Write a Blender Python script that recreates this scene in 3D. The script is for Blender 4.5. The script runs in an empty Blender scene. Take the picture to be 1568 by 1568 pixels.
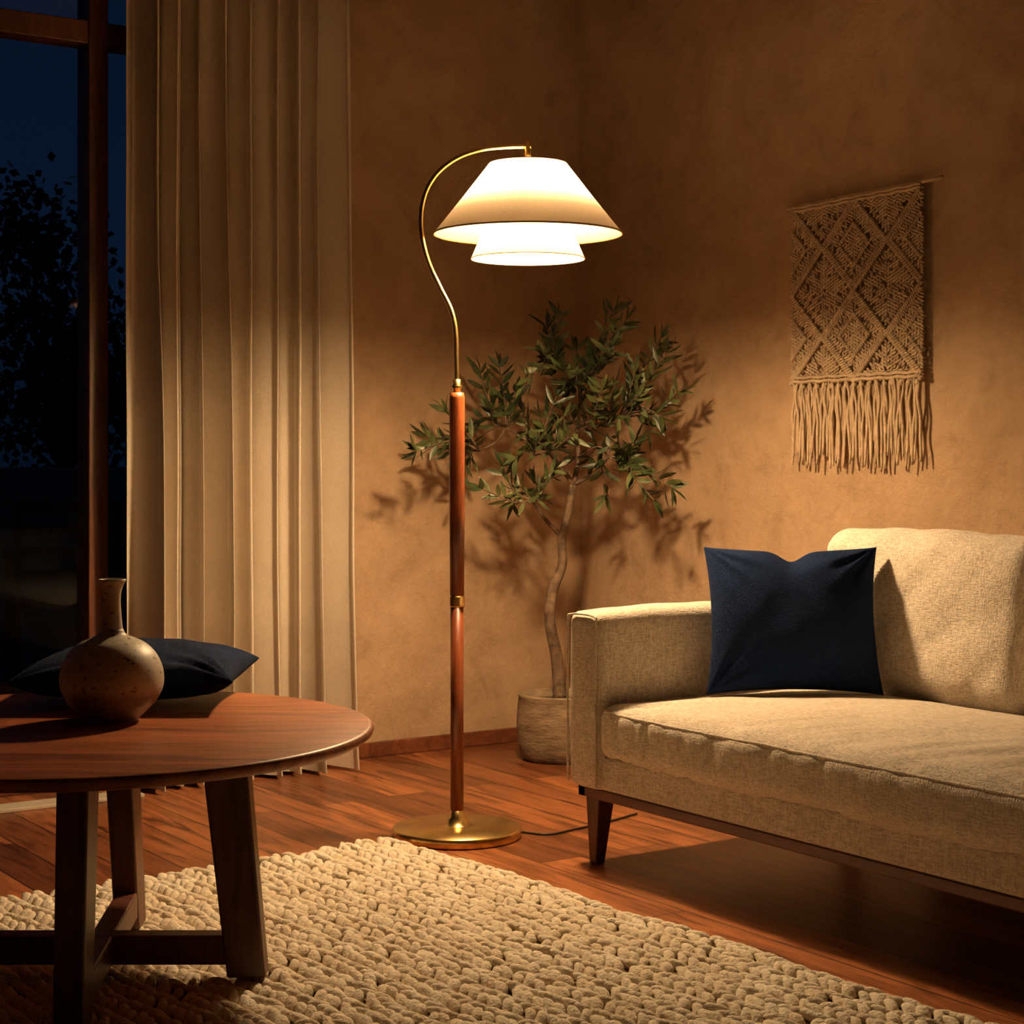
import bpy, math, random
import numpy as np
from mathutils import Vector, Matrix, noise
from mathutils.bvhtree import BVHTree
random.seed(7); rng=np.random.default_rng(7)
YAW=math.radians(34.2); S=math.sin(YAW); C=math.cos(YAW)
def c2r(x,y): return (C*x+S*y, -S*x+C*y)
scene=bpy.context.scene
scene.view_settings.view_transform='Standard'
# ------------------------------------------------------------ materials
def newmat(name):
    m=bpy.data.materials.new(name); m.use_nodes=True
    nt=m.node_tree; b=nt.nodes["Principled BSDF"]; return m,nt,b
def coords(nt,scale=(1,1,1),rot=(0,0,0)):
    tc=nt.nodes.new("ShaderNodeTexCoord"); mp=nt.nodes.new("ShaderNodeMapping")
    mp.inputs["Scale"].default_value=scale; mp.inputs["Rotation"].default_value=rot
    nt.links.new(tc.outputs["Object"],mp.inputs[0]); return mp.outputs[0]
def noi(nt,vec,scale,detail=4,rough=.55,dist=0):
    n=nt.nodes.new("ShaderNodeTexNoise"); n.inputs["Scale"].default_value=scale
    n.inputs["Detail"].default_value=detail; n.inputs["Roughness"].default_value=rough
    n.inputs["Distortion"].default_value=dist
    nt.links.new(vec,n.inputs["Vector"]); return n.outputs["Fac"]
def ramp(nt,fac,stops):
    r=nt.nodes.new("ShaderNodeValToRGB"); e=r.color_ramp.elements
    while len(e)<len(stops): e.new(.5)
    for i,(p,c) in enumerate(stops): e[i].position=p; e[i].color=(*c,1)
    nt.links.new(fac,r.inputs[0]); return r.outputs[0]
def mul(nt,a,b,fac=1.0,mode='MULTIPLY'):
    m=nt.nodes.new("ShaderNodeMix"); m.data_type='RGBA'; m.blend_type=mode
    m.inputs[0].default_value=fac; nt.links.new(a,m.inputs[6]); nt.links.new(b,m.inputs[7]); return m.outputs[2]
def bump(nt,b,h,strength,dist):
    bp=nt.nodes.new("ShaderNodeBump"); bp.inputs["Strength"].default_value=strength
    bp.inputs["Distance"].default_value=dist; nt.links.new(h,bp.inputs["Height"]); nt.links.new(bp.outputs[0],b.inputs["Normal"]); return bp
def simple(name,c1,c2,scale,rough=.8,metal=0,bs=None,stretch=(1,1,1),lo=.35,hi=.65,spec=None):
    m,nt,b=newmat(name); v=coords(nt,stretch); f=noi(nt,v,scale)
    nt.links.new(ramp(nt,f,[(lo,c1),(hi,c2)]),b.inputs["Base Color"])
    b.inputs["Roughness"].default_value=rough; b.inputs["Metallic"].default_value=metal
    if spec is not None: b.inputs["Specular IOR Level"].default_value=spec
    if bs: bump(nt,b,noi(nt,v,bs[0],3),bs[1],bs[2])
    return m
def plaster():
    m,nt,b=newmat("limewash_plaster"); v=coords(nt)
    a=ramp(nt,noi(nt,v,1.6,8,.65,.6),[(.3,(.38,.25,.145)),(.7,(.58,.415,.265))])
    k=ramp(nt,noi(nt,v,7,8,.72,.5),[(.28,(.72,.70,.68)),(.45,(.94,.93,.92)),(.7,(1.04,1.04,1.04))])
    nt.links.new(mul(nt,a,k),b.inputs["Base Color"]); b.inputs["Roughness"].default_value=.9
    b.inputs["Specular IOR Level"].default_value=.2
    bump(nt,b,noi(nt,v,7,12,.72),.8,.02); return m
def wood(name,c1,c2,c3,axis='Y',rough=.35,sc=1.0,spec=.5):
    m,nt,b=newmat(name); st={'X':(1,9,9),'Y':(9,1,9),'Z':(9,9,1)}[axis]
    v=coords(nt,tuple(s*sc for s in st))
    f=noi(nt,v,1.6,7,.62,1.2)
    col=ramp(nt,f,[(.3,c1),(.5,c2),(.72,c3)])
    g=ramp(nt,noi(nt,v,9,3,.6),[(.3,(.60,.57,.55)),(.65,(1,1,1))])
    nt.links.new(mul(nt,col,g),b.inputs["Base Color"]); b.inputs["Roughness"].default_value=rough
    b.inputs["Specular IOR Level"].default_value=spec
    bump(nt,b,noi(nt,v,8,3),.08,.004); return m
def floor_mat():
    m,nt,b=newmat("plank_floor"); v=coords(nt,rot=(0,0,math.pi/2))
    br=nt.nodes.new("ShaderNodeTexBrick"); nt.links.new(v,br.inputs["Vector"])
    br.inputs["Scale"].default_value=1; br.inputs["Brick Width"].default_value=1.5
    br.inputs["Row Height"].default_value=.125; br.inputs["Mortar Size"].default_value=.0018
    br.inputs["Color1"].default_value=(.12,.038,.015,1); br.inputs["Color2"].default_value=(.50,.185,.068,1)
    br.inputs["Mortar"].default_value=(.015,.005,.002,1); br.offset=.37
    v2=coords(nt,(14,1.3,1)); g=ramp(nt,noi(nt,v2,1.8,7,.65,1.5),[(.34,(.24,.19,.16)),(.52,(.78,.74,.70)),(.7,(1.15,1.1,1.05))])
    nt.links.new(mul(nt,br.outputs["Color"],g),b.inputs["Base Color"])
    b.inputs["Roughness"].default_value=.34; b.inputs["Specular IOR Level"].default_value=.4
    bump(nt,b,br.outputs["Fac"],-.25,.003); return m
def fabric(name,c1,c2,weave=420,bs=.5,rough=.92,sheen=.2,dark=.66):
    m,nt,b=newmat(name); v=coords(nt)
    f=noi(nt,v,5,6,.6); col=ramp(nt,f,[(.3,c1),(.7,c2)])
    a=noi(nt,coords(nt,(1,1,.16)),weave,2,.5); c=noi(nt,coords(nt,(.16,1,1)),weave,2,.5); d=noi(nt,coords(nt,(1,.16,1)),weave,2,.5)
    mm=mul(nt,a,c,.5,'MIX'); mm=mul(nt,mm,d,.36,'MIX')
    k=ramp(nt,mm,[(.40,(dark,dark*.97,dark*.93)),(.58,(1,1,1))])
    nt.links.new(mul(nt,col,k),b.inputs["Base Color"])
    b.inputs["Roughness"].default_value=rough; b.inputs["Sheen Weight"].default_value=sheen
    b.inputs["Specular IOR Level"].default_value=.1
    bump(nt,b,mm,bs,.005); return m
def shade_mat(name,col,tr):
    m=bpy.data.materials.new(name); m.use_nodes=True; nt=m.node_tree; nt.nodes.clear()
    o=nt.nodes.new("ShaderNodeOutputMaterial"); d=nt.nodes.new("ShaderNodeBsdfDiffuse"); t=nt.nodes.new("ShaderNodeBsdfTranslucent"); x=nt.nodes.new("ShaderNodeMixShader")
    v=coords(nt,(1,1,1)); c=ramp(nt,noi(nt,v,160,2),[(.3,tuple(q*.93 for q in col)),(.7,col)])
    nt.links.new(c,d.inputs[0]); nt.links.new(c,t.inputs[0]); x.inputs[0].default_value=tr
    nt.links.new(d.outputs[0],x.inputs[1]); nt.links.new(t.outputs[0],x.inputs[2]); nt.links.new(x.outputs[0],o.inputs[0]); return m
M_pl=plaster(); M_floor=floor_mat()
M_ceil=wood("low_bounce_ceiling",(.06,.025,.012),(.11,.048,.022),(.16,.075,.036),'Y',.7)  # unseen ceiling: dark wood invented to cut bounce and deepen the upper walls
M_plD=simple("low_bounce_limewash",(.20,.13,.075),(.28,.19,.11),2,.9)  # for the out-of-view walls, darkened on purpose so less lamplight bounces back
M_table=wood("walnut_table",(.15,.042,.014),(.42,.13,.042),(.62,.22,.072),'X',.40,spec=.3)
M_leg=wood("walnut_leg",(.05,.015,.008),(.11,.034,.014),(.17,.055,.02),'Z',.4)
M_pole=wood("teak_pole",(.10,.022,.008),(.24,.06,.018),(.34,.10,.03),'Z',.32)
M_rail=wood("teak_rail",(.08,.024,.01),(.16,.05,.02),(.25,.085,.032),'Y',.4)
M_frame=wood("window_wood",(.06,.018,.008),(.13,.04,.016),(.2,.06,.025),'Z',.45)
M_linen=fabric("linen_upholstery",(.76,.66,.53),(.86,.77,.64),300,1.0,dark=.58,sheen=.1)
M_curt=fabric("curtain_linen",(.68,.60,.49),(.76,.69,.58),700,.25,dark=.82,sheen=.1)
M_navy=fabric("navy_cotton",(.005,.014,.050),(.010,.024,.078),450,.9,1.0,0,dark=.55)
M_rug=simple("rug_wool",(.76,.64,.47),(.92,.83,.66),14,.98,bs=(150,.8,.005),spec=.05)
M_rugb=simple("rug_backing",(.24,.17,.10),(.30,.22,.13),20,.98,spec=.05)
M_mac=simple("macrame_cotton",(.46,.34,.22),(.60,.46,.31),40,.95,bs=(300,.5,.002),spec=.05)
M_brass=simple("brushed_brass",(.56,.38,.14),(.72,.50,.19),12,.30,1.0)
M_bark=simple("olive_bark",(.06,.036,.022),(.17,.11,.065),30,.9,bs=(60,.8,.006))
M_leafm=simple("olive_leaf",(.020,.032,.010),(.11,.125,.045),7,.42,spec=.4,lo=.42,hi=.66)
M_pot=simple("concrete_pot",(.13,.09,.05),(.26,.185,.11),14,.9,bs=(50,.5,.006),stretch=(1,1,3))
M_soil=simple("soil",(.03,.018,.01),(.07,.04,.02),40,.95)
M_cord=simple("black_cord",(.01,.008,.006),(.015,.01,.008),10,.5)
M_shade=shade_mat("lampshade_linen",(.93,.81,.63),.085)
M_drum=shade_mat("diffuser_linen",(.95,.88,.72),.024)
M_trim=simple("shade_binding",(.30,.17,.07),(.36,.22,.1),30,.8)
M_stone=simple("patio_stone",(.20,.17,.13),(.30,.26,.2),3,.8)
M_gwall=simple("garden_wall_render",(.26,.21,.14),(.34,.28,.19),3,.9)
M_gleaf=simple("garden_foliage",(.008,.015,.007),(.03,.045,.02),3,.7)
M_thr=simple("stone_threshold",(.5,.42,.32),(.6,.52,.4),5,.6)
def vase_mat():
    m,nt,b=newmat("speckled_stoneware"); v=coords(nt,(1,1,1.6))
    base=ramp(nt,noi(nt,v,9,6,.6,.8),[(.3,(.46,.42,.33)),(.55,(.62,.57,.47)),(.75,(.74,.69,.58))])
    sp=ramp(nt,noi(nt,v,75,2,.5),[(.32,(.30,.22,.16)),(.39,(1,1,1))])
    sx=nt.nodes.new("ShaderNodeSeparateXYZ"); nt.links.new(coords(nt),sx.inputs[0])
    ad=nt.nodes.new("ShaderNodeMath"); ad.operation='MULTIPLY_ADD'; nt.links.new(noi(nt,v,6,3),ad.inputs[0]); ad.inputs[1].default_value=.02; nt.links.new(sx.outputs[2],ad.inputs[2])
    band=ramp(nt,ad.outputs[0],[(.060,(.50,.40,.32)),(.075,(1,1,1))])
    nt.links.new(mul(nt,mul(nt,base,sp),band),b.inputs["Base Color"]); b.inputs["Roughness"].default_value=.45
    bump(nt,b,noi(nt,v,30,4),.2,.003); return m
M_cer=vase_mat()
def glass_mat():
    m=bpy.data.materials.new("window_glass"); m.use_nodes=True; nt=m.node_tree; nt.nodes.clear()
    o=nt.nodes.new("ShaderNodeOutputMaterial"); t=nt.nodes.new("ShaderNodeBsdfTransparent"); g=nt.nodes.new("ShaderNodeBsdfGlossy"); x=nt.nodes.new("ShaderNodeMixShader")
    g.inputs["Roughness"].default_value=.02; x.inputs[0].default_value=.012; t.inputs[0].default_value=(.9,.93,.95,1)
    nt.links.new(t.outputs[0],x.inputs[1]); nt.links.new(g.outputs[0],x.inputs[2]); nt.links.new(x.outputs[0],o.inputs[0]); return m
M_glass=glass_mat()
# ------------------------------------------------------------ mesh helpers
class MB:
    def __init__(s): s.v=[]; s.f=[]; s.n=0
    def add(s,v,f):
        v=np.asarray(v,float); s.v.append(v); s.f+= [tuple(i+s.n for i in q) for q in f]; s.n+=len(v); return s
    def make(s,name,mat,parent=None,smooth=True,loc=(0,0,0),rot=(0,0,0)):
        me=bpy.data.meshes.new(name); me.from_pydata(np.concatenate(s.v).tolist(),[],s.f); me.materials.append(mat)
        me.update()
        if smooth: me.polygons.foreach_set("use_smooth",[True]*len(me.polygons))
        o=bpy.data.objects.new(name,me); scene.collection.objects.link(o); o.location=loc; o.rotation_euler=rot
        if parent: o.parent=parent
        return o
def empty(name,loc=(0,0,0),rotz=0):
    e=bpy.data.objects.new(name,None); e.location=loc; e.rotation_euler=(0,0,rotz); e.empty_display_size=.1
    scene.collection.objects.link(e); return e
def box(lo,hi):
    x0,y0,z0=lo; x1,y1,z1=hi
    v=[(x0,y0,z0),(x1,y0,z0),(x1,y1,z0),(x0,y1,z0),(x0,y0,z1),(x1,y0,z1),(x1,y1,z1),(x0,y1,z1)]
    return v,[(0,3,2,1),(4,5,6,7),(0,1,5,4),(1,2,6,5),(2,3,7,6),(3,0,4,7)]
def taperbox(c0,c1,s0,s1,rot=0):
    v=[]
    for c,s in((c0,s0),(c1,s1)):
        for a,b in((-1,-1),(1,-1),(1,1),(-1,1)):
            x=a*s[0]/2; y=b*s[1]/2
            v.append((c[0]+x*math.cos(rot)-y*math.sin(rot),c[1]+x*math.sin(rot)+y*math.cos(rot),c[2]))
    return v,[(0,3,2,1),(4,5,6,7),(0,1,5,4),(1,2,6,5),(2,3,7,6),(3,0,4,7)]
def bevel(o,w,seg=3):
    m=o.modifiers.new("bevel",'BEVEL'); m.width=w; m.segments=seg; m.limit_method='ANGLE'; m.angle_limit=math.radians(40)
    return o
def lathe(prof,seg=64,c=(0,0)):
    v=[];f=[]
    for r,z in prof:
        for i in range(seg):
            a=2*math.pi*i/seg; v.append((c[0]+r*math.cos(a),c[1]+r*math.sin(a),z))
    for k in range(len(prof)-1):
        for i in range(seg):
            j=(i+1)%seg; f.append((k*seg+i,k*seg+j,(k+1)*seg+j,(k+1)*seg+i))
    return v,f
def catmull(P,n=8):
    P=[np.array(p,float) for p in P]; Q=[2*P[0]-P[1]]+P+[2*P[-1]-P[-2]]; out=[]
    for i in range(1,len(Q)-2):
        for k in range(n):
            t=k/n; a,b,c,d=Q[i-1:i+3]
            out.append(.5*((2*b)+(-a+c)*t+(2*a-5*b+4*c-d)*t*t+(-a+3*b-3*c+d)*t**3))
    out.append(P[-1]); return out
def tube(P,R,seg=10,cap=True):
    P=[np.array(p,float) for p in P]; n=len(P)
    if not hasattr(R,'__len__'): R=[R]*n
    elif len(R)!=n: R=list(np.interp(np.linspace(0,1,n),np.linspace(0,1,len(R)),R))
    v=[];f=[]; up=None
    for i in range(n):
        t=P[min(i+1,n-1)]-P[max(i-1,0)]; t=t/(np.linalg.norm(t)+1e-9)
        if up is None: up=np.array([0,0,1.]) if abs(t[2])<.9 else np.array([1.,0,0])
        up=up-t*np.dot(up,t); up/=np.linalg.norm(up)+1e-9; w=np.cross(t,up)
        for k in range(seg):
            a=2*math.pi*k/seg; v.append(P[i]+R[i]*(math.cos(a)*up+math.sin(a)*w))
    for i in range(n-1):
        for k in range(seg):
            j=(k+1)%seg; f.append((i*seg+k,i*seg+j,(i+1)*seg+j,(i+1)*seg+k))
    if cap: f.append(tuple(range(seg))[::-1]); f.append(tuple((n-1)*seg+k for k in range(seg)))
    return v,f
def fbm(p,s,o=3):
    t=0;a=1
    for i in range(o): t+=a*noise.noise(Vector((p[0]*s,p[1]*s,p[2]*s))); s*=2; a*=.5
    return t
def soft_box(lo,hi,r,seg=.025,puff=(0,0,0),disp=None):
    lo=np.array(lo,float); hi=np.array(hi,float); n=[max(6,int(round((hi[i]-lo[i])/seg))) for i in range(3)]
    idx={}; V=[]; F=[]
    def vid(i,j,k):
        q=(i,j,k)
        if q not in idx: idx[q]=len(V); V.append(q)
        return idx[q]
    for ax in range(3):
        b,c=(ax+1)%3,(ax+2)%3
        for side in(0,n[ax]):
            for i in range(n[b]):
                for j in range(n[c]):
                    q=[]
                    for di,dj in((0,0),(1,0),(1,1),(0,1)):
                        t=[0,0,0]; t[ax]=side; t[b]=i+di; t[c]=j+dj; q.append(vid(*t))
                    F.append(tuple(q) if side else tuple(q[::-1]))
    T=np.array(V,float)/np.array(n)
    L=hi-lo
    for a in range(3):
        k=min(.85,.85*(1-2.2*r/L[a]) if L[a]>3*r else .2); T[:,a]=T[:,a]-k*np.sin(2*math.pi*T[:,a])/(2*math.pi)
    P=lo+T*L; rr=np.minimum(r,L/2-1e-4)
    Q=np.clip(P,lo+rr,hi-rr); D=P-Q; N=D/(np.linalg.norm(D,axis=1,keepdims=True)+1e-9); P=Q+N*rr
    U=(P-(lo+hi)/2)/(L/2)
    for a in range(3):
        b,c=(a+1)%3,(a+2)%3
        P[:,a]+=puff[a]*N[:,a]*(1-np.clip(U[:,b],-1,1)**4)*(1-np.clip(U[:,c],-1,1)**4)
    if disp is not None:
        for i in range(len(P)): P[i]+=N[i]*disp(P[i],U[i],N[i])
    return P,F
def pillow(w,h,t,n=60,seed=0,dent=0.0,wr=.006,warp=.006):
    V=[];F=[];idx={}
    for s in(1,-1):
        for i in range(n+1):
            for j in range(n+1):
                u=-1+2*i/n; v=-1+2*j/n
                u=math.copysign(1-(1-abs(u))**1.35,u); v=math.copysign(1-(1-abs(v))**1.35,v)
                edge=i in(0,n) or j in(0,n)
                if edge and s==-1: idx[(s,i,j)]=idx[(1,i,j)]; continue
                x=u*w/2*(1-.075*(1-v*v)); y=v*h/2*(1-.075*(1-u*u))
                z=t/2*((max(0,1-u*u))**.5*(max(0,1-v*v))**.5)**.85
                if dent: 
                    g=math.exp(-((u-.0)/.16)**2)*max(0,v)**3; y-=dent*g; z*=1-.35*g
                q=fbm((x+seed,y,s*3.1),5,2)*wr - abs(noise.noise(Vector((x*9+seed,y*5,s*2))))*wr*.8
                ang=math.atan2(abs(v)-1.0,abs(u)-1.0)
                q+=math.sin(ang*14+seed)*.006*math.exp(-((1-abs(u))**2+(1-abs(v))**2)*3.0)
                fac=0 if edge else min(1,(1-max(abs(u),abs(v)))*5)
                idx[(s,i,j)]=len(V); V.append((x,y,s*(z+q*fac)+noise.noise(Vector((u*1.3+seed,v*1.3,0)))*warp))
        for i in range(n):
            for j in range(n):
                q=(idx[(s,i,j)],idx[(s,i+1,j)],idx[(s,i+1,j+1)],idx[(s,i,j+1)]); F.append(q if s>0 else q[::-1])
    return V,F
def ellipsoid(nr=5,ns=7):
    v=[(0,0,1)];f=[]
    for i in range(1,nr):
        p=math.pi*i/nr
        for k in range(ns): a=2*math.pi*k/ns; v.append((math.sin(p)*math.cos(a),math.sin(p)*math.sin(a),math.cos(p)))
    v.append((0,0,-1)); L=len(v)-1
    for k in range(ns): f.append((0,1+k,1+(k+1)%ns)); f.append((L,L-ns+(k+1)%ns,L-ns+k))
    for i in range(nr-2):
        for k in range(ns):
            a=1+i*ns+k; b=1+i*ns+(k+1)%ns; f.append((a,a+ns,b+ns,b))
    return np.array(v),f
EV,EF=ellipsoid()
# ------------------------------------------------------------ room shell
YB=5.13; XR=3.782; XL=-1.6; YF=-1.6; ZC=2.8; XW=2.32
def part(name,lo,hi,mat,parent=None,bv=0):
    o=MB().add(*box(lo,hi)).make(name,mat,parent,smooth=False)
    if bv: bevel(o,bv,2)
    return o
part("floor",(XL-.1,YF-.1,-.1),(XR+.1,YB+.12,0),M_floor)
part("ceiling",(XL-.1,YF-.1,ZC),(XR+.1,YB+.12,ZC+.1),M_ceil)
part("wall_right",(XR,YF-.1,0),(XR+.1,YB+.12,ZC),M_pl)
part("wall_left",(XL-.1,YF-.1,0),(XL,YB+.12,ZC),M_plD)
part("wall_front",(XL,YF-.1,0),(XR,YF,ZC),M_plD)
wb=MB().add(*box((XW,YB,0),(XR,YB+.12,ZC))).add(*box((XL,YB,0),(-.6,YB+.12,ZC))).add(*box((-.6,YB,2.72),(XW,YB+.12,ZC)))
wb.make("wall_back",M_pl,smooth=False)
part("baseboard_back",(XW,YB-.014,0),(XR,YB,.05),M_rail,bv=.003)
part("baseboard_right",(XR-.014,YF,0),(XR,YB-.014,.05),M_rail,bv=.003)
# window
win=empty("window_1",(0,YB,0))
fr=MB()
for x0,x1 in((-.6,-.54),(.30,.362),(1.10,1.162),(1.935,1.998),(2.26,2.32)): fr.add(*box((x0,-.01,0),(x1,.09,2.72)))
fr.add(*box((-.6,0,2.66),(2.32,.08,2.72))); fr.add(*box((-.6,-.005,2.25),(2.32,.085,2.32))); fr.add(*box((-.6,0,0),(2.32,.08,.07)))
bevel(fr.make("frame",M_frame,win,smooth=False),.004,2)
MB().add(*box((-.58,.038,.03),(2.30,.042,2.7))).make("glass",M_glass,win,smooth=False)
part("trim_1",(-.6,YB-.24,0),(2.02,YB-.155,.012),M_thr,bv=.003)
# curtain
cur=empty("curtain",(2.0,4.975,0)); nU,nV=560,100
ph=[0]; 
for i in range(nU):
    s=i/nU; ph.append(ph[-1]+(1+1.2*noise.noise(Vector((s*6.5,2.3,0))))*2*math.pi*7.6/nU)
V=[];F=[]
for j in range(nV+1):
    t=j/nV; z=.012+t*2.63
    for i in range(nU+1):
        s=i/nU; p=ph[i]+1.5*noise.noise(Vector((s*4,t*1.6,1)))*(1-t)**.7*1.2
        p=p+.35*math.cos(p)
        amp=(.070+.046*noise.noise(Vector((s*6,.4,t*1.3))))*(1-.22*t)
        x=.003+s*(.742-.014*t)+.010*math.sin(2*p)+.014*(1-t)*noise.noise(Vector((s*6,t*2.5,4)))
        hp=.5+.5*noise.noise(Vector((s*7,t*1.2,11)))
        y=amp*math.sin(p)+.016*hp*math.sin(2.3*p+1)+.012*noise.noise(Vector((s*9,t*4.0,7)))
        y+=.010*t**3*math.sin(3.1*p)
        if t<.04: y-= (1-t/.04)*.008*(1+noise.noise(Vector((s*9,0,0))))
        V.append((x,min(y,.125),z))
for j in range(nV):
    for i in range(nU): a=j*(nU+1)+i; F.append((a,a+1,a+nU+2,a+nU+1))
MB().add(V,F).make("drape",M_curt,cur)
MB().add(*tube([(-2.4,0,2.66),(.9,0,2.66)],.012,14)).make("rod",M_brass,cur)
# ------------------------------------------------------------ outdoors
part("patio",(-7,YB+.13,-.12),(9,8.48,-.02),M_stone)
part("garden_lawn",(-7,8.68,-.2),(9,16,-.115),M_gleaf)
g=part("garden_wall",(-7,8.5,-.10),(9,8.65,.95),M_gwall,bv=.01)
def garden_tree(name,x,y,h,rad,n):
    e=empty(name,(x,y,-.1)); b=MB(); cl=[]
    b.add(*tube(catmull([(0,0,0),(.05,0,h*.3),(-.04,.02,h*.6),(0,0,h*.8)],5),[.06,.03],8))
    for k in range(16):
        a=random.uniform(0,6.28); r=rad*random.uniform(.2,.8); q=(r*math.cos(a),r*math.sin(a),h*random.uniform(.42,.95)); cl.append(q)
        b.add(*tube(catmull([(0,0,h*.35),(q[0]*.5,q[1]*.5,(h*.4+q[2])/2),q],4),[.02,.006],5))
    b.make("trunk",M_bark,e); V=[];F=[]
    for i in range(n):
        c=cl[i%16]; p=np.array(c)+rng.normal(0,rad*.21,3); p[2]=max(p[2],.3); d=rng.normal(0,1,3); d/=np.linalg.norm(d); w=np.cross(d,rng.normal(0,1,3)); w/=np.linalg.norm(w)
        L=.075; W=.028; k=len(V); V+=[p,p+d*L*.5+w*W,p+d*L,p+d*L*.5-w*W]; F.append((k,k+1,k+2,k+3))
    MB().add(V,F).make("leaves",M_gleaf,e,smooth=False)
for (cx,cy,h,r) in((-2.95,11.6,2.75,.8),(-4.4,11.8,2.4,.9),(-1.0,12.4,2.3,.9),(-6.0,11.6,2.7,.9)):
    X,Y=c2r(cx,cy); 
    garden_tree("garden_tree",X,Y,h,r,3600)
X,Y=c2r(-1.95,7.7); ch=empty("patio_chair",(X,Y,-.02),-.4); b=MB()
for x in(-.22,.22):
    b.add(*taperbox((x,-.2,0),(x,-.2,.62),(.035,.035),(.035,.035))); b.add(*taperbox((x,.24,0),(x,.2,.82),(.035,.035),(.035,.035)))
    b.add(*box((x-.025,-.22,.6),(x+.025,.22,.63)))
b.add(*box((-.24,-.22,.38),(.24,.22,.42)))
for z in(.5,.6,.7,.8): b.add(*box((-.22,.19,z-.03),(.22,.21,z+.02)))
b.make("chair_frame",M_frame,ch,smooth=False)
# ------------------------------------------------------------ floor lamp
X,Y=c2r(-.145,4.65); lamp=empty("floor_lamp",(X,Y,0),-YAW)
MB().add(*lathe([(0,0),(.165,0),(.170,.003),(.170,.022),(.166,.027),(.05,.030),(.03,.031),(.026,.045),(.018,.052),(.017,.075),(.0,.075)],96)).make("base",M_brass,lamp)
MB().add(*lathe([(.0,.07),(.0175,.07),(.0175,.61),(0,.61)],32)).make("lower_pole",M_pole,lamp)
MB().add(*lathe([(0,.605),(.0180,.605),(.0205,.608),(.0205,.632),(.0185,.635),(0,.635)],32)).make("ring",M_brass,lamp,smooth=False)
MB().add(*lathe([(.0,.63),(.0185,.63),(.0205,.85),(.0205,1.155),(.018,1.17),(0,1.171)],32)).make("upper_pole",M_pole,lamp)
MB().add(*lathe([(0,1.165),(.011,1.165),(.011,1.180),(.0135,1.182),(.0135,1.188),(.010,1.192),(.010,1.205),(0,1.206)],24)).make("collar",M_brass,lamp)
lp=lambda px,py:((px-700)/580.6,0,1-(py-700)/580.6)
pts=[lp(*q) for q in[(700,590),(699,545),(698,508),(691,475),(674,440),(657,403),(647,365),(645,328),(653,292),(672,263),(702,241),(738,229),(775,225),(813,224)]]
MB().add(*tube(catmull(pts,10),.0062,14)).make("neck",M_brass,lamp)
sx=.187
MB().add(*tube([(sx,0,1.832),(sx,0,1.76)],.008,14)).add(*tube([(sx-.004,0,1.79),(sx-.004,0,1.775)],.014,14)).add(*tube([(sx,0,1.76),(sx,0,1.715)],.016,16)).make("socket",M_brass,lamp)
seg=96
MB().add(*lathe([(.101,1.773),(.1015,1.775),(.175,1.680),(.249,1.588)],seg,(sx,0))).make("shade_upper",M_shade,lamp)
MB().add(*lathe([(.108,1.640),(.126,1.580),(.150,1.523)],seg,(sx,0))).make("shade_lower",M_drum,lamp)
def ring(r,z,t): return tube([(sx+r*math.cos(a),r*math.sin(a),z) for a in np.linspace(0,2*math.pi,97)],t,6,False)
MB().add(*ring(.249,1.588,.0024)).add(*ring(.1015,1.774,.0018)).add(*ring(.150,1.523,.0018)).make("shade_binding",M_trim,lamp)
sp=MB()
for k in range(3):
    a=k*2.094+.4; ca,sa=math.cos(a),math.sin(a)
    sp.add(*tube([(sx,0,1.765),(sx+.101*ca,.101*sa,1.772)],.0018,6))
    sp.add(*tube([(sx,0,1.735),(sx+.108*ca,.108*sa,1.640)],.0018,6))
sp.make("spider",M_brass,lamp)
def floorpt(px,py):
    d=2700/(py-700); return c2r((px-784)/2700*d,d)
cp=[floorpt(797,1276),floorpt(840,1280),floorpt(880,1272),floorpt(925,1262),floorpt(975,1248)]
cd=MB().add(*tube(catmull([(p[0],p[1],.004) for p in cp],8),.003,8)).make("cord",M_cord)
cd.parent=lamp; cd.matrix_parent_inverse=(Matrix.Translation((X,Y,0))@Matrix.Rotation(-YAW,4,'Z')).inverted()
def bulb(name,z,p,r):
    l=bpy.data.lights.new(name,'POINT'); l.energy=p; l.color=(1,.67,.36); l.shadow_soft_size=r
    o=bpy.data.objects.new(name,l); scene.collection.objects.link(o); o.parent=lamp; o.location=(sx,0,z)
bulb("bulb_lower",1.585,110,.055); bulb("bulb_upper",1.665,16,.035)
# ------------------------------------------------------------ sofa
sofa=empty("sofa",(2.57,3.54,0)); L=2.39
MB().add(*soft_box((.015,-L+.01,.19),(.97,-.01,.275),.012,.05)).make("base",M_linen,sofa)
def armdisp(p,u,n): return .0035*fbm(p,6,3)
MB().add(*soft_box((0,-.13,.188),(.99,0,.622),.028,.02,(.004,.006,.006),armdisp)).make("arm_1",M_linen,sofa)
MB().add(*soft_box((0,-L,.188),(.99,-L+.13,.622),.028,.03,(.004,.006,.006),armdisp)).make("arm_2",M_linen,sofa)
MB().add(*soft_box((.86,-L+.005,.188),(1.03,-.005,.785),.04,.03,(.01,0,.006),armdisp)).make("back_frame",M_linen,sofa)
def seatdisp(p,u,n):
    d=.004*fbm(p,4,3)
    edge=1-.8*math.exp(-((p[2]-.392)/.014)**2) if p[0]<.05 else 1
    f=(max(0,min(1,(.45-p[0])/.45))*.75+.25)*edge
    w=noise.noise(Vector((p[1]*13+p[0]*5+p[2]*3,p[0]*1.6,p[2]*2.5)))
    w2=noise.noise(Vector((p[1]*26+p[0]*9-p[2]*5,p[0]*3,p[2]*3+4)))
    m=.5+.5*noise.noise(Vector((p[1]*2.1,p[0]*1.5,9)))
    d+=(-.028*max(0,w)*m -.016*max(0,w2)*m)*f
    return d
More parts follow.
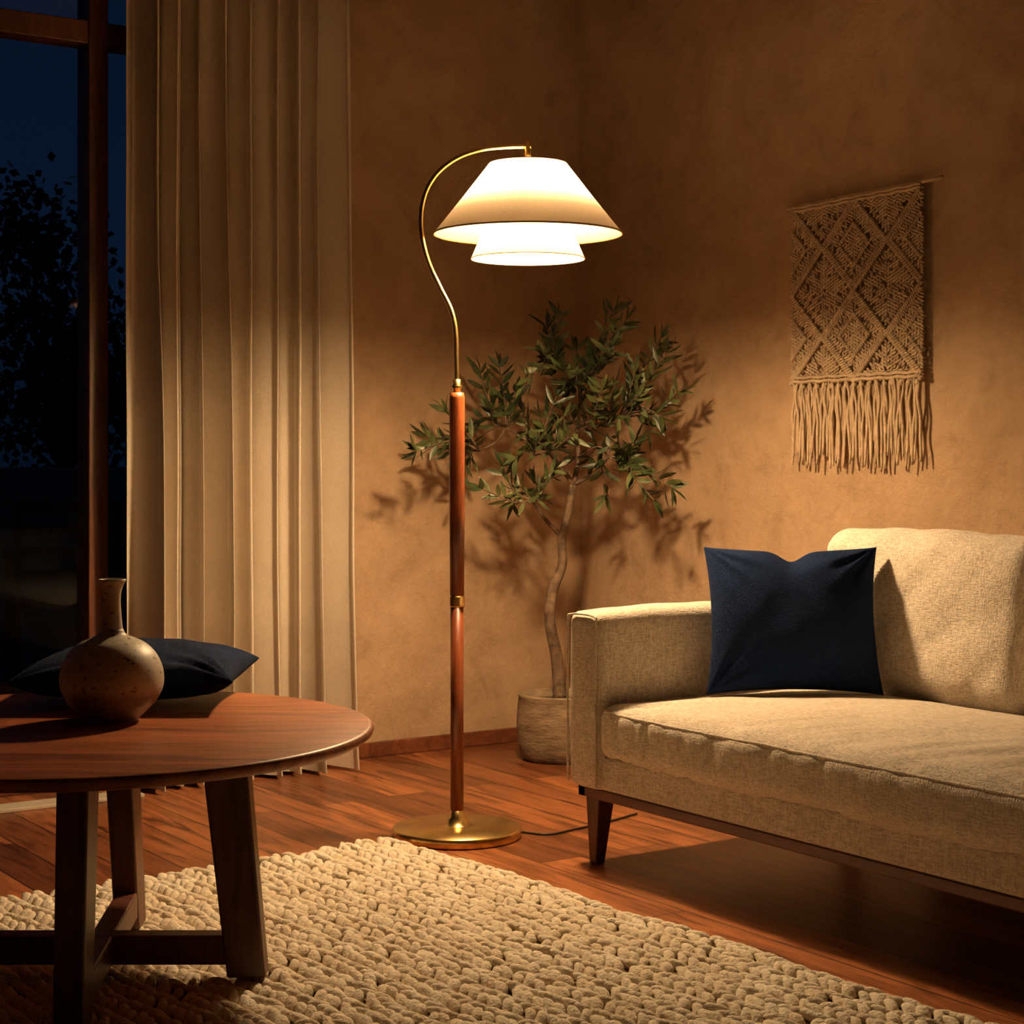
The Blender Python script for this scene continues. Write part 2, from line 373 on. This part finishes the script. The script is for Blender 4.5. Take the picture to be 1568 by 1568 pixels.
sv,sf=soft_box((-.012,-L+.135,.268),(.70,-.135,.402),.036,.010,(.010,0,.020),seatdisp)
MB().add(sv,sf).make("seat_cushion",M_linen,sofa)
bvh=BVHTree.FromPolygons([tuple(p) for p in sv],sf)
pp=MB()
for tz,tx_ in((.43,-.07),):
    pts=[]
    for y in np.linspace(-L+.165,-.165,260):
        loc,_,_,_=bvh.find_nearest(Vector((tx_,y,tz))); pts.append((loc.x,y,loc.z))
    a=np.array(pts); k=np.ones(17)/17
    for c in(0,2): a[8:-8,c]=np.convolve(a[:,c],k,'valid')
    pp.add(*tube(list(a),.0028,7))
for y0,y1 in((-.122,-.008),):
    pp.add(*tube(catmull([(-.002,y0,.20),(-.003,y0,.40),(-.002,y0,.585),(.001,y0+.01,.612),(.001,y1-.01,.612),(-.002,y1,.585),(-.003,y1,.4),(-.002,y1,.2)],6),.0028,6))
pp.make("piping",M_linen,sofa)
bw=(L-.26)/3
for k in range(3):
    y1=-.13-k*bw; sd=k*5.3
    def bd(p,u,n,sd=sd):
        r=.007*fbm((p[0],p[1]+sd,p[2]),5,3); w=noise.noise(Vector((p[1]*9+p[2]*9+sd,p[2]*3-p[1]*2,sd)))
        r-=.028*max(0,w)*(.5+.5*noise.noise(Vector((p[1]*3+sd,p[2]*3,2)))); return r
    v,f=soft_box((-.08,-bw/2+.004,-.205),(.08,bw/2-.004,.205),.055,.012,(.028,.0,.012),bd)
    MB().add(v,f).make("back_cushion_%d"%(k+1),M_linen,sofa,loc=(.790,y1-bw/2,.600),rot=(0,math.radians(9),0))
r_=MB().add(*box((.02,-L+.02,.164),(.05,-.02,.190))).add(*box((.93,-L+.02,.164),(.96,-.02,.190))).add(*box((.02,-.05,.164),(.96,-.02,.190))).add(*box((.02,-L+.02,.164),(.96,-L+.05,.190)))
bevel(r_.make("rail",M_rail,sofa,smooth=False),.003,2)
lg=MB()
for x,y in((.055,-.065),(.055,-L+.065),(.92,-.065),(.92,-L+.065),(.92,-L/2)):
    lg.add(*taperbox((x-.01,y,0),(x,y,.165),(.028,.028),(.052,.052)))
bevel(lg.make("legs",M_leg,sofa,smooth=False),.004,2)
# pillows
X,Y=c2r(.700,4.40)
MB().add(*pillow(.435,.375,.15,seed=3,dent=.026,wr=.009)).make("throw_pillow",M_navy,loc=(X,Y,.594),rot=(math.radians(73),math.radians(0),-YAW-.04))
# ------------------------------------------------------------ coffee table
tx,ty=-.80,3.30
X,Y=c2r(tx,ty); tab=empty("coffee_table",(X,Y,0),-YAW)
MB().add(*lathe([(0,.466),(.50,.466),(.525,.471),(.538,.480),(.540,.487),(.537,.493),(.530,.495),(0,.495)],128)).make("top",M_table,tab)
lg=MB(); zb=.0315
def tleg(bx,by,tx_,ty_,s0,s1): lg.add(*taperbox((bx,by,zb),(tx_,ty_,.467),s0,s1))
tleg(.306,.0,.262,.0,(.072,.052),(.085,.055))
tleg(.01,.35,.0,.30,(.052,.072),(.055,.085))
tleg(.055,-.31,.055,-.27,(.052,.072),(.055,.085))
tleg(-.306,.0,-.262,.0,(.072,.052),(.085,.055))
bevel(lg.make("legs",M_leg,tab,smooth=False),.005,3)
st=MB().add(*box((-.29,-.022,.055),(.29,.022,.11)))
st.add([(-.012,.33,.055),(.032,.33,.055),(.077,-.29,.055),(.033,-.29,.055),(-.012,.33,.109),(.032,.33,.109),(.077,-.29,.109),(.033,-.29,.109)],[(0,1,2,3),(7,6,5,4),(0,4,5,1),(1,5,6,2),(2,6,7,3),(3,7,4,0)])
st.add(*box((-.25,-.025,.435),(.25,.025,.466))).add(*box((0,-.25,.435),(.05,.28,.466)))
bevel(st.make("stretchers",M_leg,tab,smooth=False),.004,2)
X,Y=c2r(-.768,3.385)
prof=[(0,0),(.046,0),(.050,.003),(.060,.012),(.080,.032),(.094,.055),(.0985,.078),(.095,.103),(.083,.128),(.064,.147),(.042,.158),(.027,.165),(.0215,.174),(.0205,.176),(.0195,.185),(.0180,.20),(.0165,.225),(.0175,.245),(.021,.258),(.0255,.266),(.0265,.269),(.025,.271),(.021,.268),(.016,.25),(.014,.22),(.016,.18)]
P=catmull([(r,0,z) for r,z in prof],4); prof2=[(max(0,p[0]),max(0,p[2])) for p in P]
MB().add(*lathe(prof2,72)).make("ceramic_vase",M_cer,loc=(X,Y,.495))
X,Y=c2r(-.775,3.665)
MB().add(*pillow(.448,.37,.118,seed=11,wr=.005,warp=.003)).make("throw_pillow.001",M_navy,loc=(X,Y,.558),rot=(math.radians(1),0,-YAW))
# ------------------------------------------------------------ rug
WX,LY=2.45,2.45
rug=empty("knitted_rug",(2.30,3.915,0),math.radians(3.0))
MB().add(*soft_box((-WX,-LY,.001),(-.012,-.012,.010),.004,.2)).make("backing",M_rugb,rug)
cs,rs=.062,.031
RV,RF=ellipsoid(7,8)
allv=[];allf=[];cnt=0
for c in range(int(WX/cs)):
    for r in range(int(LY/rs)):
        for s in(-1,1):
            px=-(c+.5)*cs+s*.0155+rng.normal(0,.0028); py=-(r+.5)*rs+rng.normal(0,.004)+(.5*rs if c%2 else 0)*.6
            px+=.009*math.sin(py*9+c*.3)+.008*noise.noise(Vector((px*6,py*6,0))); py+=.012*noise.noise(Vector((px*5,py*5,5)))
            if px>-.005: px=-.005
            ln=.0290*rng.uniform(.82,1.18); wd=.0122*rng.uniform(.85,1.2); hh=.0102*rng.uniform(.8,1.25)
            a=s*math.radians(36+rng.normal(0,10))
            v=RV[:,[0,2,1]]*np.array([wd,ln,hh]); tilt=math.radians(18+rng.normal(0,6))
            v[:,0]+=s*9.0*v[:,1]**2
            v[:,2]-=6*v[:,1]**2
            y=v[:,1]*math.cos(tilt)-v[:,2]*math.sin(tilt); z=v[:,1]*math.sin(tilt)+v[:,2]*math.cos(tilt); x=v[:,0]
            X2=x*math.cos(a)-y*math.sin(a)+px; Y2=x*math.sin(a)+y*math.cos(a)+py; Z2=np.clip(z+.0175,.003,.031)
            allv.append(np.stack([X2,Y2,Z2],1)); allf+= [tuple(i+cnt for i in q) for q in RF]; cnt+=len(RV)
me=MB(); me.v=allv; me.f=allf; me.make("stitches",M_rug,rug)
# ------------------------------------------------------------ olive tree
X0,Y0=c2r(.158,5.85); tree=empty("potted_olive_tree",(X0,Y0,0),-YAW)
MB().add(*lathe([(0,0),(.118,0),(.130,.012),(.140,.06),(.143,.12),(.140,.175),(.136,.205),(.139,.212),(.137,.218),(.126,.218),(.124,.19),(.0,.185)],56)).make("pot",M_pot,tree)
MB().add(*lathe([(0.0,.197),(.06,.199),(.125,.19)],24)).make("soil",M_soil,tree)
tp=lambda px,py,o=0:np.array([(px-857)/461,o,1-(py-700)/461])
tb=MB()
trunk=[tp(858,1070),tp(853,1010,.01),tp(842,950,-.01),tp(846,905,0),tp(861,865,.01),tp(861,825,0),tp(870,785,0),tp(878,742,0)]
tb.add(*tube(catmull(trunk,8),[.023,.020,.018,.019,.015,.014,.013,.011],12))
hubs={'H0':tp(878,742),'H1':tp(815,765,-.05),'H2':tp(838,690,-.04),'H3':tp(884,650,.02),'H4':tp(930,700,-.06),'H5':tp(885,585,0),'H6':tp(775,655,-.03),'H7':tp(945,640,-.1),'H8':tp(860,560,.04),'H9':tp(735,690,-.03)}
for a,b_,r in(('H0','H2',.009),('H0','H3',.009),('H0','H4',.008),('H3','H5',.006),('H2','H6',.006),('H3','H7',.005),('H5','H8',.005),('H6','H9',.004)):
    m=(hubs[a]+hubs[b_])/2+np.array([.01,.01,-.01]); tb.add(*tube(catmull([hubs[a],m,hubs[b_]],6),[r,r*.6],8))
tb.add(*tube(catmull([tp(857,818),tp(835,795,-.02),hubs['H1']],6),[.008,.005],8))
tips=[('H8',852,492),('H8',838,505),('H5',932,488),('H5',950,500),('H7',1003,525),('H7',1010,548),('H7',1028,605),('H7',1003,640),('H4',1018,745),('H4',990,762),('H4',928,758),('H1',785,772),('H1',740,748),('H9',645,692),('H9',655,668),('H9',686,632),('H6',737,572),('H6',765,562),('H8',805,585),('H8',830,545),('H5',884,535),('H5',912,560),('H7',965,575),('H4',965,680),('H2',862,640),('H6',722,655),('H1',770,715),('H2',830,640),('H3',893,610),('H7',985,660),('H4',905,700),('H2',800,620),('H9',700,740),('H4',960,720),('H5',930,540),('H3',925,640),('H6',790,600),('H2',790,700),('H7',970,610),('H1',820,735),('H4',880,700),('H9',720,700),('H2',850,610),('H2',880,660),('H1',845,720),('H6',810,660),('H3',860,600),('H3',915,600),('H2',820,680),('H4',940,670),('H6',755,620),('H5',860,575),('H7',930,600)]
LV=[];LF=[]
def leaf(p,d,Ln,W):
    d=d/np.linalg.norm(d); w=np.cross(d,rng.normal(0,1,3)); w/=np.linalg.norm(w)+1e-9; nn=np.cross(d,w)
    k=len(LV)
    for t,wi in((0,.08),(.2,.7),(.5,1),(.8,.6),(1,.04)):
        c=p+d*Ln*t+nn*(-.10*Ln*t*t); LV.extend([c+w*W*wi*.5+nn*.12*W*wi,c,c-w*W*wi*.5+nn*.12*W*wi])
    for i in range(4):
        for j in(0,1): a=k+i*3+j; LF.append((a,a+1,a+4,a+3))
for hn,px,py in tips:
    H=hubs[hn]
    lim=.10 if px<930 else -.02-(px-930)/461*1.0
    off=random.uniform(-.30,lim); T=tp(px,py,off)
    mid=(H+T)/2+np.array([random.uniform(-.03,.03),random.uniform(-.03,.03),-.025 if T[2]>H[2] else .035])
    path=catmull([H,mid,T],9); tb.add(*tube(path,[.0036,.0014],5))
    Lp=len(path); total=np.linalg.norm(T-H); nl=max(4,int(total/.024)); 
    for q in range(nl):
        s=.25+.75*q/(nl-1); i=min(Lp-2,int(s*(Lp-1))); p=path[i]+(path[i+1]-path[i])*(s*(Lp-1)-i)
        ax=path[i+1]-path[i]; ax/=np.linalg.norm(ax); sd=np.cross(ax,rng.normal(0,1,3)); sd/=np.linalg.norm(sd)
        for sg in(1,-1):
            leaf(p,ax*random.uniform(.5,1.1)+sd*sg*.8+rng.normal(0,.15,3)+np.array([0,0,.1]),random.uniform(.050,.086),random.uniform(.014,.021))
    leaf(T,path[-1]-path[-2],.07,.016); leaf(T,path[-1]-path[-2]+rng.normal(0,.006,3),.06,.015)
LV=np.array(LV)
wx=C*LV[:,0]+S*LV[:,1]+X0; wy=-S*LV[:,0]+C*LV[:,1]+Y0
wx=np.minimum(wx,XR-.02); wy=np.minimum(wy,YB-.02); dx=wx-X0; dy=wy-Y0
LV[:,0]=C*dx-S*dy; LV[:,1]=S*dx+C*dy
tb.make("trunk",M_bark,tree); MB().add(LV,LF).make("leaves",M_leafm,tree)
# ------------------------------------------------------------ macrame hanging
mac=empty("macrame_wall_hanging",(XR-.028,3.99,0),-math.pi/2)
Wd=.525; z0,z1=1.225,1.762
MB().add(*tube(catmull([(-.025,0,1.762),(.2,0,1.770),(.4,0,1.774),(.60,0,1.781)],6),.0062,10)).make("dowel",M_mac,mac)
mb=MB(); nc,nr_=46,54; cw=Wd/nc; rh=(z1-z0)/nr_
for c in range(0,nc,2):
    mb.add(*tube([((c+.5)*cw,.006,z1+.005),((c+.5)*cw+.002,.006,z0)],.0024,5))
for c in range(nc+1):
    for r in range(nr_+1):
        x=c*cw; z=z0+r*rh+(.5*rh if c%2 else 0)
        if z>z1: continue
        u=(x/.2625+.5)%1; w=((z-z0)/.2685)%1; f_=abs(u-.5)+abs(w-.5); top=r>nr_-4 or r<3
        sgn=1 if ((u-.5)*(w-.5)>0) else -1
        near=abs(f_-.5)<.07 or abs(f_-.24)<.035
        if near and not top: continue
        a=sgn*math.radians(45 if not top else 85)+rng.normal(0,.15)
        if not top and f_>.24 and rng.random()<.12: continue
        v=EV*np.array([.0040,.0046,.0088])*rng.uniform(.85,1.15)
        X2=v[:,0]*math.cos(a)+v[:,2]*math.sin(a)+x; Z2=-v[:,0]*math.sin(a)+v[:,2]*math.cos(a)+z
        mb.add(np.stack([X2,v[:,1]-.001,Z2],1),EF)
def hitch(xa,za,xb,zb,sz=1.0):
    Ln=math.hypot(xb-xa,zb-za); n=int(Ln/.0085); ang=math.atan2(zb-za,xb-xa)
    for i in range(n+1):
        t=i/n; x=xa+(xb-xa)*t; z=za+(zb-za)*t
        if x<-.003 or x>Wd+.003 or z<z0 or z>z1: continue
        a=ang+math.radians(62)+rng.normal(0,.08)
        v=EV*np.array([.0098,.0062,.0045])*sz
        X2=v[:,0]*math.cos(a)-v[:,2]*math.sin(a)+x; Z2=v[:,0]*math.sin(a)+v[:,2]*math.cos(a)+z
        mb.add(np.stack([X2,v[:,1]-.006,Z2],1),EF)
H2=.2685; W2=.2625
for iy in(0,1):
    zc=z0+H2*(iy+.5)
    for ix in(0,1,2):
        xc=W2*ix
        for sx_ in(-1,1):
            for sz_ in(-1,1):
                for k in(1.0,.88,.46):
                    hitch(xc,zc+sz_*H2/2*k,xc+sx_*W2/2*k,zc,1.0 if k==1 else .85)
for z in(z0+.004,z0+.016,z1-.012,z1-.002): mb.add(*tube([(x,-.006,z+.0015*math.sin(x*90)+(x/Wd)*(.012 if z>1.7 else 0)) for x in np.linspace(0,Wd,40)],.0050,7))
mb.make("knotted_panel",M_mac,mac)
fb=MB(); ns=51
for k in range(ns):
    grp=k//3; xg=(grp+.5)*Wd/(ns/3); x=xg+(k%3-1)*.0045*1.0; Lf=random.uniform(.215,.262)
    pts=[]; dx=random.uniform(-.008,.008); phs=random.uniform(0,6)
    for t in np.linspace(0,1,16):
        pts.append((x+dx*t+(k%3-1)*.006*t+.0026*math.sin(t*13+phs),-.004+.004*math.sin(t*9+phs)-.002*t,z0-Lf*t))
    fb.add(*tube(pts,[.0040,.0045,.0048,.003],6))
    if k%3==1: fb.add(EV*np.array([.010,.009,.010])+np.array([xg,-.003,z0-.012]),EF)
fb.make("fringe",M_mac,mac)
# ------------------------------------------------------------ lights / world / camera
w=bpy.data.worlds.new("night"); scene.world=w; w.use_nodes=True; nt=w.node_tree; bg=nt.nodes["Background"]
tc=nt.nodes.new("ShaderNodeTexCoord"); sp=nt.nodes.new("ShaderNodeSeparateXYZ"); nt.links.new(tc.outputs["Generated"],sp.inputs[0])
nt.links.new(ramp(nt,sp.outputs["Z"],[(0,(.0015,.005,.013)),(.12,(.003,.009,.024)),(.5,(.0015,.005,.014))]),bg.inputs[0]); bg.inputs[1].default_value=1.0
cam=bpy.data.cameras.new("camera"); co=bpy.data.objects.new("camera",cam); scene.collection.objects.link(co)
co.location=(0,0,1.0); co.rotation_euler=(math.pi/2,0,-YAW); cam.sensor_width=36; cam.lens=2700/1568*36; cam.shift_y=-84/1568; cam.clip_start=.05
scene.camera=co
